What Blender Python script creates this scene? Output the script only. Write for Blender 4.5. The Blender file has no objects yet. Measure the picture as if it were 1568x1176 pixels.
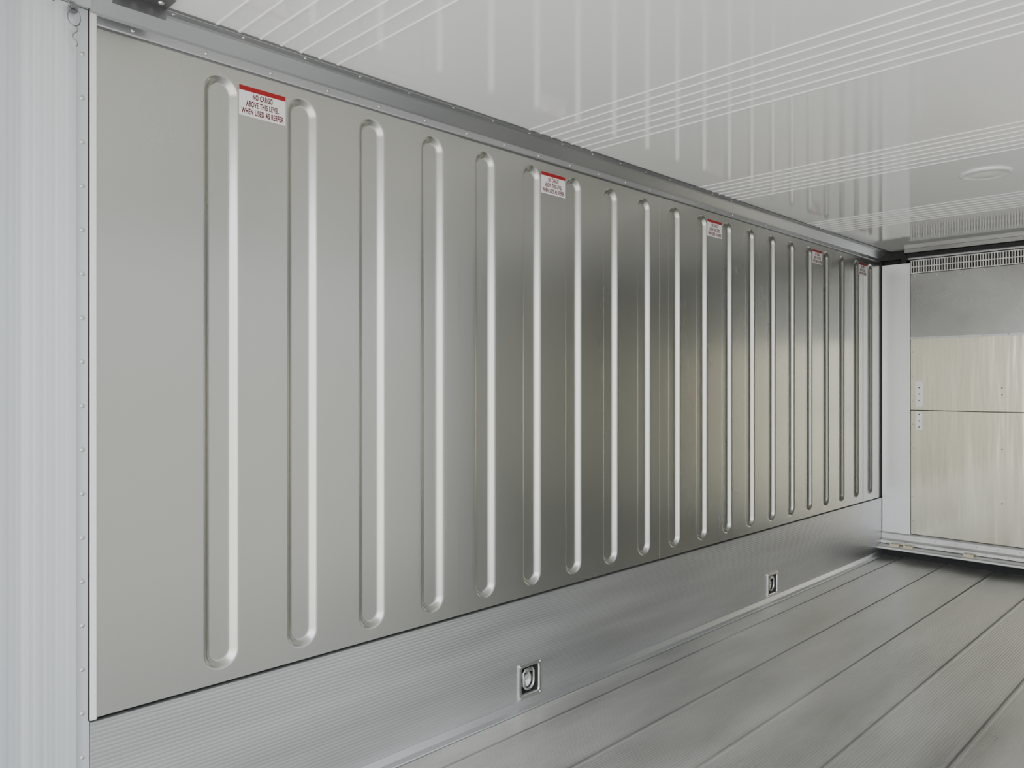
import bpy, bmesh, math, random
from mathutils import Vector, Matrix
random.seed(4)
scene = bpy.context.scene
L0, L1 = -0.2, 6.54      # rear opening, front bulkhead
W = 2.5; H = 2.44
PX0 = 0.687
SD = 4.22                # added, unseen right-side opening for fill daylight, from the rear to here

# ---------------------------------------------------------------- materials
def mat(name, base=(.8,.8,.8), metal=0.0, rough=.5, **k):
    m = bpy.data.materials.new(name); m.use_nodes = True
    nt = m.node_tree; b = nt.nodes['Principled BSDF']
    b.inputs['Base Color'].default_value = (*base,1)
    b.inputs['Metallic'].default_value = metal
    b.inputs['Roughness'].default_value = rough
    for kk,v in k.items(): b.inputs[kk.replace('_',' ')].default_value = v
    return m
def noisy(m, scale, c1, c2, r1, r2, bump=0.0, detail=4, bscale=None, bdist=.002):
    nt=m.node_tree; N=nt.nodes; Lk=nt.links; b=N['Principled BSDF']
    tc=N.new('ShaderNodeTexCoord'); mp=N.new('ShaderNodeMapping'); mp.inputs['Scale'].default_value=scale
    nz=N.new('ShaderNodeTexNoise'); nz.inputs['Scale'].default_value=1; nz.inputs['Detail'].default_value=detail
    Lk.new(tc.outputs['Object'],mp.inputs[0]); Lk.new(mp.outputs[0],nz.inputs['Vector'])
    cr=N.new('ShaderNodeValToRGB'); cr.color_ramp.elements[0].position=.3; cr.color_ramp.elements[1].position=.7
    cr.color_ramp.elements[0].color=(*c1,1); cr.color_ramp.elements[1].color=(*c2,1)
    Lk.new(nz.outputs[0],cr.inputs[0]); Lk.new(cr.outputs[0],b.inputs['Base Color'])
    mr=N.new('ShaderNodeMapRange'); mr.inputs[1].default_value=.3; mr.inputs[2].default_value=.7
    mr.inputs[3].default_value=r1; mr.inputs[4].default_value=r2
    Lk.new(nz.outputs[0],mr.inputs[0]); Lk.new(mr.outputs[0],b.inputs['Roughness'])
    if bump:
        mp2=N.new('ShaderNodeMapping'); mp2.inputs['Scale'].default_value=bscale or scale
        n2=N.new('ShaderNodeTexNoise'); n2.inputs['Scale'].default_value=1; n2.inputs['Detail'].default_value=2
        Lk.new(tc.outputs['Object'],mp2.inputs[0]); Lk.new(mp2.outputs[0],n2.inputs['Vector'])
        bp=N.new('ShaderNodeBump'); bp.inputs['Strength'].default_value=bump; bp.inputs['Distance'].default_value=bdist
        Lk.new(n2.outputs[0],bp.inputs['Height']); Lk.new(bp.outputs[0],b.inputs['Normal'])
    return m
M_steel = noisy(mat('stainless_sheet',metal=.97), (1.3,1,.35), (.515,.52,.485),(.565,.565,.53), .26,.31, bump=.25, bscale=(1.6,1,.5), bdist=.005)
M_scuff = noisy(mat('extruded_aluminium',metal=.88), (.9,3,9), (.54,.545,.55),(.66,.665,.67), .32,.42)
M_floor = noisy(mat('aluminium_floor',metal=.75), (.7,3.2,2), (.45,.445,.425),(.76,.75,.72), .26,.44, detail=8)
M_post = noisy(mat('anodised_post',metal=.6), (22,1,.12), (.62,.65,.69),(.84,.87,.90), .30,.42)
M_trim = noisy(mat('trim_aluminium',metal=.9), (2,2,2), (.49,.50,.515),(.57,.58,.59), .30,.38)
M_white = mat('white_trim',(.88,.89,.90),0.55,.33)
M_sill = noisy(mat('sill_aluminium',metal=.6), (3,6,9), (.66,.655,.64),(.80,.795,.78), .3,.42)
M_ceil = noisy(mat('glossy_white_frp'), (1,1,1), (.86,.86,.855),(.88,.88,.875), .06,.09, bump=.15, bscale=(1.2,1.2,1), bdist=.003)
M_black = mat('black_rubber',(.012,.012,.013),0,.5)
M_dark = mat('painted_gap_shade',(.03,.03,.03),0,.8)  # near-black for backing, recesses and gaps; puts gap shade into the colour
M_rivet = mat('rivet_metal',(.7,.7,.7),1,.25)
M_chrome = mat('zinc_plate',(.72,.72,.71),1,.22)
M_end = noisy(mat('bulkhead_sheet',metal=1), (1,3,.5), (.49,.455,.37),(.58,.55,.46), .13,.20, bump=.8, bscale=(1,11,1.2), bdist=.005)
M_endg = noisy(mat('bulkhead_grey',metal=.9), (1,3,3), (.30,.30,.295),(.38,.38,.375), .22,.32)
M_stk = mat('sticker_white',(.90,.89,.88),0,.4)
M_red = mat('sticker_red',(.36,.004,.008),0,.4)
M_txt = mat('sticker_ink',(.13,.008,.02),0,.5)
M_brass = mat('hinge_yellow_zinc',(.62,.55,.40),.8,.4)
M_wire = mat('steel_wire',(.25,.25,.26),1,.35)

# ---------------------------------------------------------------- helpers
class MB:
    def __init__(s): s.v=[]; s.f=[]; s.m=[]; s.sm=[]
    def add(s, vs, fs, mi=0, smooth=False):
        o=len(s.v); s.v+= [tuple(v) for v in vs]
        for f in fs: s.f.append([i+o for i in f]); s.m.append(mi); s.sm.append(smooth)
    def box(s,a,b,mi=0):
        x0,y0,z0=a; x1,y1,z1=b
        x0,x1=min(x0,x1),max(x0,x1); y0,y1=min(y0,y1),max(y0,y1); z0,z1=min(z0,z1),max(z0,z1)
        vs=[(x0,y0,z0),(x1,y0,z0),(x1,y1,z0),(x0,y1,z0),(x0,y0,z1),(x1,y0,z1),(x1,y1,z1),(x0,y1,z1)]
        s.add(vs,[(0,3,2,1),(4,5,6,7),(0,1,5,4),(1,2,6,5),(2,3,7,6),(3,0,4,7)],mi)
    def extr(s, prof, a, b, axis='x', mi=0):
        n=len(prof); P={'x':lambda p,t:(t,p[0],p[1]),'z':lambda p,t:(p[0],p[1],t),'y':lambda p,t:(p[0],t,p[1])}[axis]
        vs=[P(p,a) for p in prof]+[P(p,b) for p in prof]
        fs=[(i,(i+1)%n,n+(i+1)%n,n+i) for i in range(n)]
        fs+= [tuple(range(n-1,-1,-1)),tuple(range(n,2*n))]
        s.add(vs,fs,mi)
    def dome(s, c, nrm, r=.006, h=.003, mi=0, seg=10):
        nrm=Vector(nrm).normalized(); q=nrm.to_track_quat('Z','Y'); c=Vector(c)
        vs=[];fs=[]
        rings=[(1,0),(.92,.35),(.65,.8)]
        for rr,hh in rings:
            for k in range(seg):
                a=2*math.pi*k/seg; vs.append(c+q@Vector((r*rr*math.cos(a),r*rr*math.sin(a),h*hh)))
        vs.append(c+q@Vector((0,0,h)))
        for j in range(2):
            for k in range(seg):
                fs.append((j*seg+k,j*seg+(k+1)%seg,(j+1)*seg+(k+1)%seg,(j+1)*seg+k))
        for k in range(seg): fs.append((2*seg+k,2*seg+(k+1)%seg,3*seg))
        s.add(vs,fs,mi,True)
    def obj(s,name,mats,parent=None,fix=True):
        me=bpy.data.meshes.new(name); me.from_pydata(s.v,[],s.f)
        for m in mats: me.materials.append(m)
        for p,mi,sm in zip(me.polygons,s.m,s.sm): p.material_index=mi; p.use_smooth=sm
        me.update()
        if fix:
            bm=bmesh.new(); bm.from_mesh(me); bmesh.ops.recalc_face_normals(bm,faces=bm.faces); bm.to_mesh(me); bm.free()
        o=bpy.data.objects.new(name,me); scene.collection.objects.link(o)
        if parent: o.parent=parent
        return o
def mir(v): return -W-v   # mirror y across the body centre line

# ---------------------------------------------------------------- side walls
RIB0, RIBD, NR = 1.039, .277, 20
RZ0,RZ1 = .505,2.327; RW=.054; SLOPE=.022; DEP=.020
def wall(name, side):
    X0 = PX0 if side==0 else SD+.002
    xs=[X0, X0+.05]
    seams=[RIB0+RIBD*3.5+ RIBD*5*k for k in range(4)]
    for i in range(NR):
        c=RIB0+RIBD*i
        n=26
        for k in range(n+1): xs.append(c-.058+.116*k/n)
        xs+= [c-.075,c+.075]
    for sx in seams: xs+= [sx-.0025,sx-.0012,sx-.0006, sx+.0006,sx+.0012,sx+.0025]
    xs.append(L1); xs=sorted(x for x in xs if x>=X0)
    zs=[.464]
    for k in range(31): zs.append(RZ0-.004+.072*k/30)
    for k in range(1,12): zs.append(RZ0+.068+(RZ1-RZ0-.136)*k/12)
    for k in range(31): zs.append(RZ1-.068+.072*k/30)
    zs.append(2.44)
    def dep(x,z):
        i=round((x-RIB0)/RIBD); i=max(0,min(NR-1,i)); c=RIB0+RIBD*i
        zc=max(RZ0+RW,min(RZ1-RW,z)); d=math.hypot(x-c,z-zc)-RW
        t=max(0,min(1,-d/SLOPE)); t=.6*t*t*(3-2*t)+.4*t
        st=sum(1 for s_ in seams if x>s_)
        return DEP*t + (st%2)*.0012
    b=MB(); vs=[];fs=[]
    for z in zs:
        for x in xs:
            y=dep(x,z); vs.append((x,y if side==0 else mir(y),z))
    nx=len(xs)
    for j in range(len(zs)-1):
        for i in range(nx-1):
            f=(j*nx+i,j*nx+i+1,(j+1)*nx+i+1,(j+1)*nx+i)
            fs.append(f if side==0 else f[::-1])
    b.add(vs,fs,0,True)
    ya,yb=(.07,.12) if side==0 else (mir(.07),mir(.12))
    b.box((L0 if side==0 else SD-.1,ya,-.05),(L1+.1,yb,H+.06),1)
    return b.obj(name,[M_steel,M_dark],fix=False)
wall('wall_left',0); wall('wall_right',1)

# ---------------------------------------------------------------- corner posts (fluted jamb extrusion) with rivets
def post(side):
    f=(lambda y:y) if side==0 else mir
    a0,dx=(L0,0) if side==0 else (SD-.687+.45,SD-.687)
    b=MB(); prof=[(a0,f(.06)),(a0,f(-.014))]
    x=a0+.004
    while x<.615+dx-.02:
        prof+= [(x,f(-.0150)),(x+.004,f(-.0154)),(x+.018,f(-.0154)),(x+.022,f(-.0150))]
        x+=.026
    prof+= [(.632+dx,f(-.0150)),(.634+dx,f(-.006)),(.667+dx,f(-.006)),(.667+dx,f(.06))]
    b.extr(prof,0,2.395,'z',0)
    z=.13
    while z<2.36:
        b.dome((.650+dx,f(-.006),z),(0,-1 if side==0 else 1,0),.0065,.003,1); z+=.119
    o=b.obj('corner_post',[M_post,M_rivet])
    c=MB(); c.extr([(dx+.668,f(.03)),(dx+.668,f(-.005)),(dx+.671,f(-.008)),(dx+.684,f(-.008)),(dx+.687,f(-.005)),(dx+.687,f(.03))],.462,2.395,'z',0)
    c.extr([(dx+.6635,f(.03)),(dx+.6635,f(-.0065)),(dx+.6678,f(-.0065)),(dx+.6678,f(.03))],.462,2.395,'z',1)
    c.obj('edge_strip',[M_stk,M_dark],o)
    return o
post(0); post(1)  # second post is the jamb of the added right-side opening

# ---------------------------------------------------------------- ceiling
b=MB(); b.box((L0,-W-.1,H),(L1+.1,.1,H+.06),0)
for g in range(-1,5):
    for k in range(7):
        x=.99+1.33*g+.068*k
        if x<L0+.05 or x>L1-.3: continue
        b.extr([(x-.006,H+.001),(x-.003,H-.0035),(x+.003,H-.0035),(x+.006,H+.001)],-W+.08,-.08,'y',0)
b.obj('ceiling',[M_ceil])

# top cornice trims
def cornice(side):
    f=(lambda y:y) if side==0 else mir
    s=-1 if side==0 else 1
    b=MB()
    pr=[(0.03,2.362),(-.004,2.362),(-.0055,2.366),(-.0055,2.388),(-.012,2.394),(-.040,2.4285),(-.047,2.4335),(-.078,2.4335),(-.080,2.4395),(.03,2.4395)]
    b.extr([(f(y),z) for y,z in pr],PX0-.02,L1-.03,'x',0)
    b.extr([(f(y),z) for y,z in [(0.03,2.396),(-.02,2.396),(-.040,2.4285),(-.047,2.4335),(-.078,2.4335),(-.080,2.4395),(.03,2.4395)]],L0,PX0-.021,'x',0)
    b.box((PX0,f(-.0012),2.3565),(L1-.03,f(.0),2.3618),2)       # dark strip that paints in the shadow line under the cornice
    b.box((PX0,f(-.080),2.4345),(L1-.05,f(-.0835),2.4398),2)
    x=.78
    while x<L1-.1:
        b.dome((x,f(-.0055),2.377),(0,s,0),.0055,.003,1)
        b.dome((x+.09,f(-.063),2.4335),(0,0,-1),.0055,.003,1); x+=.21
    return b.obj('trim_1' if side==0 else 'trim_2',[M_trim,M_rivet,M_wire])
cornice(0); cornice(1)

# ---------------------------------------------------------------- kick plates (ribbed extrusion) with tie-down holes
HX=[2.396,4.628]; HW,HZ0,HZ1=.056,.052,.164; ZC=.108
def kick(side):
    f=(lambda y:y) if side==0 else mir
    b=MB()
    def prof(z0,z1,top=False):
        p=[(f(.02),z0),(f(-.010),z0)]
        n=max(2,int((z1-z0)/.0115)); 
        for i in range(n):
            a=z0+(z1-z0)*i/n; d=(z1-z0)/n
            p+= [(f(-.010),a+d*.15),(f(-.0104),a+d*.35),(f(-.0104),a+d*.75),(f(-.010),a+d*.95)]
        p+= [(f(-.013),z1-.004) if top else (f(-.010),z1),(f(-.013) if top else f(-.010),z1),(f(.02),z1)]
        return p
    full=prof(.004,.458,True); lo=prof(.004,HZ0); hi=prof(HZ1,.458,True)
    x=x0=.668 if side==0 else SD
    for hx in HX:
        if hx<x0+.2: continue
        b.extr(full,x,hx-HW,'x'); b.extr(lo,hx-HW,hx+HW,'x'); b.extr(hi,hx-HW,hx+HW,'x'); x=hx+HW
    b.extr(full,x,L1-.005,'x')
    b.extr([(f(-.0105),.034),(f(-.016),.033),(f(-.030),.012),(f(-.050),.006),(f(-.052),.0015),(f(-.0105),.0015)],x0,L1-.1,'x',0)
    return b.obj('baseboard_left' if side==0 else 'baseboard_right',[M_scuff])
kick(0); kick(1)

def curve_tube(name,pts,r,m,cyc=False,parent=None):
    cu=bpy.data.curves.new(name,'CURVE'); cu.dimensions='3D'; cu.bevel_depth=r; cu.bevel_resolution=3
    sp=cu.splines.new('POLY'); sp.points.add(len(pts)-1)
    for p,q in zip(sp.points,pts): p.co=(*q,1)
    sp.use_cyclic_u=cyc; cu.materials.append(m)
    for s_ in cu.splines: s_.use_smooth=True
    o=bpy.data.objects.new(name,cu); scene.collection.objects.link(o)
    if parent: o.parent=parent
    return o
def rrect(w,h,r,n=5):
    out=[]
    for cx,cz,a0 in ((w-r,h-r,0),(-w+r,h-r,90),(-w+r,-h+r,180),(w-r,-h+r,270)):
        for k in range(n+1):
            a=math.radians(a0+90*k/n); out.append((cx+r*math.cos(a),cz+r*math.sin(a)))
    return out
def tie(x,side):
    f=(lambda y:y) if side==0 else mir
    b=MB()
    loops=[(.071,.077,.008,-.0106),(.071,.077,.008,-.015),(.069,.075,.008,-.017),(.056,.060,.012,-.017),(.053,.057,.012,-.012),(.049,.053,.016,.022)]
    n=24; vs=[];fs=[]
    for w,h,r,y in loops:
        for px,pz in rrect(w,h,r): vs.append((x+px,f(y),ZC+pz))
    for j in range(len(loops)-1):
        for k in range(n): fs.append((j*n+k,j*n+(k+1)%n,(j+1)*n+(k+1)%n,(j+1)*n+k))
    b.add(vs,fs[:4*n],0)
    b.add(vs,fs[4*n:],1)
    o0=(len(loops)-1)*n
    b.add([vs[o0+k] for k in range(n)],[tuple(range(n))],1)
    m=28; hv=[];hf=[]
    for r,y in ((.040,.021),(.038,.010),(.031,.008),(.027,.016),(.0,.018)):
        for k in range(m):
            a=2*math.pi*k/m; hv.append((x+r*math.cos(a),f(y),ZC-.006+r*math.sin(a)))
    for j in range(4):
        for k in range(m): hf.append((j*m+k,j*m+(k+1)%m,(j+1)*m+(k+1)%m,(j+1)*m+k))
    b.add(hv,hf,0,True)
    b.box((x-.026,f(.020),ZC+.030),(x+.026,f(-.004),ZC+.048),0)
    for sx in(-1,1):
        for sz in(-1,1): b.dome((x+sx*.061,f(-.017),ZC+sz*.066),(0,-1 if side==0 else 1,0),.005,.003,0)
    o=b.obj('recessed_tie_down_ring',[M_chrome,M_dark])
    pts=[]
    for k in range(25):
        a=math.radians(180+180*k/24); pts.append((x+.033*math.cos(a),f(-.004),ZC-.010+.033*math.sin(a)))
    pts+= [(x+.033,f(-.004),ZC+.030),(x+.024,f(-.004),ZC+.040),(x-.024,f(-.004),ZC+.040),(x-.033,f(-.004),ZC+.030)]
    curve_tube('d_ring',pts,.0055,M_chrome,True,o)
tie(HX[0],0); tie(HX[1],0); tie(HX[1],1)

# ---------------------------------------------------------------- floor
b=MB()
seams=[-.17-.32*k for k in range(8)]
step=.0115
edges=[-W+.0]+sorted(s for s in seams if s>-W+.02)+[0.0]
prof=[]
for a,c in zip(edges[:-1],edges[1:]):
    w=c-a
    prof+= [(a+.0040,-.010),(a+.0052,0),(a+.016,0)]
    n=int((w-.034)/step); d=(w-.034)/n
    for i in range(n):
        q=a+.017+d*i
        prof+= [(q+d*.1,-.0008),(q+d*.4,-.0008),(q+d*.5,0),(q+d*.98,0)]
    prof+= [(c-.020,0.0004),(c-.016,.0026),(c-.009,.0026),(c-.0050,0),(c-.0040,-.010)]
full=[(-W-.06,-.04),(-W-.06,-.010)]+prof+[(.06,-.010),(.06,-.04)]
b.extr(full,L0,L1+.02,'x',0)
b.obj('floor',[M_floor])

# ---------------------------------------------------------------- front bulkhead
b=MB()
b.box((L1+.03,-W-.06,-.05),(L1+.1,.06,H+.05),0)
we=b.obj('wall_front',[M_dark])
for s,nm in ((0,'trim_3'),(1,'trim_4')):
    f=(lambda y:y) if s==0 else mir
    c=MB(); c.box((L1-.012,f(-.014),.19),(L1+.029,f(-.222),2.335),0)
    c.box((L1-.016,f(-.219),.19),(L1-.0125,f(-.224),2.335),0)
    c.box((L1-.03,f(.0),2.37),(L1+.029,f(-.19),2.432),1)
    c.box((L1-.05,f(-.17),2.335),(L1+.029,f(-.205),2.40),1)
    c.box((L1-.005,f(.0),.0),(L1+.029,f(-.0135),2.36),1)
    c.obj(nm,[M_white,M_black])
ya,yb=-.226,-W+.226
c=MB()
c.box((L1-.002,ya,.195),(L1+.028,yb,1.168),0)
c.box((L1-.004,ya,1.175),(L1+.028,yb,1.74),0)
c.box((L1+.0,ya,1.168),(L1+.028,yb,1.175),4)
c.box((L1-.009,ya,1.735),(L1-.0045,yb,2.245),1)
c.box((L1-.013,ya,1.733),(L1-.0095,yb,1.748),3)
yy=ya-.03
while yy>yb:
    c.dome((L1-.013,yy,1.741),(-1,0,0),.006,.003,2); 
    c.dome((L1-.009,yy,2.225),(-1,0,0),.006,.003,2); 
    yy-=.16
for zz in [.3+.19*k for k in range(8)]:
    for yq in (ya-.018,yb+.018): c.dome((L1-.004,yq,zz),(-1,0,0),.005,.003,2)
for yq in (-.85,-1.65):
    for zz in (.5,.9,1.3,1.35): c.dome((L1-.004,yq,zz),(-1,0,0),.005,.002,4)
c.obj('bulkhead_panel',[M_end,M_endg,M_rivet,M_trim,M_black],we)
g=MB()
g.box((L1+.012,ya,2.25),(L1+.028,yb,2.36),1)
for z in (2.25,2.298,2.348): g.box((L1-.008,ya,z),(L1+.012,yb,z+.007),0)
yy=ya
while yy>yb:
    g.box((L1-.006,yy,2.252),(L1+.012,yy-.007,2.352),0); yy-=.0185
gr=g.obj('air_return_grille',[M_sill,M_black])
k=MB(); k.box((L1-.04,-.206,2.375),(L1+.029,-W+.206,2.405),0); k.box((L1-.012,-.206,2.362),(L1+.029,-W+.206,2.375),1)
k.box((L1-.07,-.2,2.408),(L1+.029,-W+.2,2.4385),2)
k.obj('trim_5',[M_black,M_trim,M_endg])
s=MB()
s.extr([(L1+.029,.066),(L1-.115,.066),(L1-.125,.071),(L1-.125,.084),(L1-.115,.09),(L1-.050,.098),(L1-.050,.125),(L1-.040,.135),(L1-.022,.14),(L1-.022,.178),(L1-.013,.19),(L1+.029,.192)],-.012,-W+.012,'y',0)
s.box((L1-.01,-.012,.0),(L1+.029,-W+.012,.066),1)  # dark base, colours in the shade beneath the sill
s.box((L1-.0515,-.012,.0985),(L1-.0502,-W+.012,.1025),1)
yy=-.06
while yy>-W+.05:
    s.dome((L1-.050,yy,.113),(-1,0,0),.006,.003,2); s.dome((L1-.022,yy-.07,.160),(-1,0,0),.005,.003,2); yy-=.14
for yq in (-.10,-.20,-.62,-W+.1,-W+.2):
    s.box((L1-.105,yq,.0915),(L1-.055,yq-.07,.112),3)
    s.dome((L1-.080,yq-.02,.112),(0,0,1),.007,.005,2); s.dome((L1-.080,yq-.05,.112),(0,0,1),.007,.005,2)
s.obj('door_sill',[M_sill,M_dark,M_rivet,M_brass])
for z0,z1 in ((1.20,1.40),(1.02,1.16)):
    p=MB(); pts=rrect(.024,(z1-z0)/2,.004,2)
    zc=(z0+z1)/2
    vs=[(L1-.0045,-.288+a,zc+c_) for a,c_ in pts]+[(L1-.010,-.288+a,zc+c_) for a,c_ in pts]
    n=len(pts); p.add(vs,[(i,(i+1)%n,n+(i+1)%n,n+i) for i in range(n)]+[tuple(range(n)),tuple(range(n,2*n))],0)
    for dz in (-.05,0,.05): p.dome((L1-.010,-.288,zc+dz),(-1,0,0),.005,.002,1)
    p.obj('wall_plate',[M_white,M_dark])

# ---------------------------------------------------------------- stickers
def sticker(x,side=0):
    f=(lambda y:y) if side==0 else mir
    w,h=.158,.094; zc=2.268
    e=bpy.data.objects.new('warning_sticker',None); scene.collection.objects.link(e)
    e.location=(x,f(-.0006),zc); e.rotation_euler=(math.radians(90),0,0 if side==0 else math.pi)
    b=MB(); b.box((-w/2,-h/2,0),(w/2,h/2,.0006),0); b.obj('label',[M_stk],e)
    b=MB(); b.box((-w/2,h/2-.015,.0007),(w/2,h/2,.0011),0); b.obj('red_band',[M_red],e)
    for i,(t,wd) in enumerate((('NO CARGO',.068),('ABOVE THIS LEVEL',.112),('WHEN USED AS REEFER',.144))):
        cu=bpy.data.curves.new('lettering','FONT'); cu.body=t; cu.size=.0245; cu.align_x='CENTER'; cu.offset=.0008; cu.extrude=.0001; cu.space_character=1.10
        cu.materials.append(M_txt)
        o=bpy.data.objects.new('lettering_%d'%(i+1),cu); scene.collection.objects.link(o)
        bpy.context.view_layer.update(); cw=o.dimensions.x
        o.scale=(wd/cw,1,1); o.location=(0,h/2-.037-.0245*i,.0009); o.parent=e
for x in (1.174,2.560,3.943,5.325,6.15): sticker(x,0)
sticker(5.325,1)

# ---------------------------------------------------------------- ceiling lamp
b=MB(); m=48
rings=[(.118,0),(.118,-.006),(.108,-.011),(.098,-.010),(.094,-.007),(.06,-.012),(0,-.014)]
vs=[];fs=[]
for r,z in rings:
    for q in range(m):
        a=2*math.pi*q/m; vs.append((4.42+r*math.cos(a),-1.25+r*math.sin(a),H+z))
for j in range(len(rings)-1):
    for q in range(m): fs.append((j*m+q,j*m+(q+1)%m,(j+1)*m+(q+1)%m,(j+1)*m+q))
b.add(vs,fs,0,True)
b.obj('ceiling_lamp',[M_ceil])

# ---------------------------------------------------------------- bracket and wire lanyard near the door
b=MB()
b.box((.70,-.085,2.4275),(.84,-.16,2.432),0); b.box((.70,-.085,2.40),(.84,-.089,2.4315),0)
for x in (.725,.77,.815): b.dome((x,-.12,2.4275),(0,0,-1),.009,.005,1)
b.obj('ceiling_bracket',[M_wire,M_chrome])
e=MB(); e.box((.612,-.020,2.37),(.632,-.034,2.39),0); lo=e.obj('wire_lanyard',[M_wire])
pts=[(.622+.014*math.sin(a)*1.1,-.036-.003*math.cos(a*2),2.352+.024*math.cos(a)) for a in [2*math.pi*k/24 for k in range(24)]]
curve_tube('ring',pts,.0014,M_wire,True,lo)
curve_tube('wire',[(.618-.05*t-.012*math.sin(t*6),-.036-.01*math.sin(t*3),2.376+.04*math.sin(t*3.1)) for t in [k/20 for k in range(21)]],.0016,M_wire,False,lo)
curve_tube('wire_tail',[(.624+.006*math.sin(t*9),-.037,2.33-.055*t) for t in [k/12 for k in range(13)]],.0013,M_wire,False,lo)

# ---------------------------------------------------------------- sky & light: bright overcast, brightest to the rear, dimmed towards the added side opening
w=bpy.data.worlds.new('overcast_sky'); scene.world=w; w.use_nodes=True
N=w.node_tree.nodes; Lk=w.node_tree.links; bg=N['Background']
tc=N.new('ShaderNodeTexCoord'); sp=N.new('ShaderNodeSeparateXYZ'); Lk.new(tc.outputs['Generated'],sp.inputs[0])
cr=N.new('ShaderNodeValToRGB'); mr=N.new('ShaderNodeMapRange'); mr.inputs[1].default_value=-1; mr.inputs[2].default_value=1
Lk.new(sp.outputs[2],mr.inputs[0]); Lk.new(mr.outputs[0],cr.inputs[0])
el=cr.color_ramp.elements; el[0].position=.38; el[0].color=(.70,.69,.66,1); el[1].position=.60; el[1].color=(.90,.95,1,1)
x_=el.new(.49); x_.color=(.69,.69,.66,1)
m2=N.new('ShaderNodeMapRange'); m2.interpolation_type='SMOOTHSTEP'
m2.inputs[1].default_value=-.80; m2.inputs[2].default_value=-.05; m2.inputs[3].default_value=4.0; m2.inputs[4].default_value=1.25
Lk.new(sp.outputs[0],m2.inputs[0])
Lk.new(cr.outputs[0],bg.inputs[0]); Lk.new(m2.outputs[0],bg.inputs[1])

# ---------------------------------------------------------------- camera
cd=bpy.data.cameras.new('camera'); cam=bpy.data.objects.new('camera',cd); scene.collection.objects.link(cam)
cd.sensor_width=36; cd.lens=27.05; cd.clip_start=.02
cam.location=(0,-2.3,1.379); cam.rotation_euler=(math.radians(90),0,math.radians(-45))
scene.camera=cam
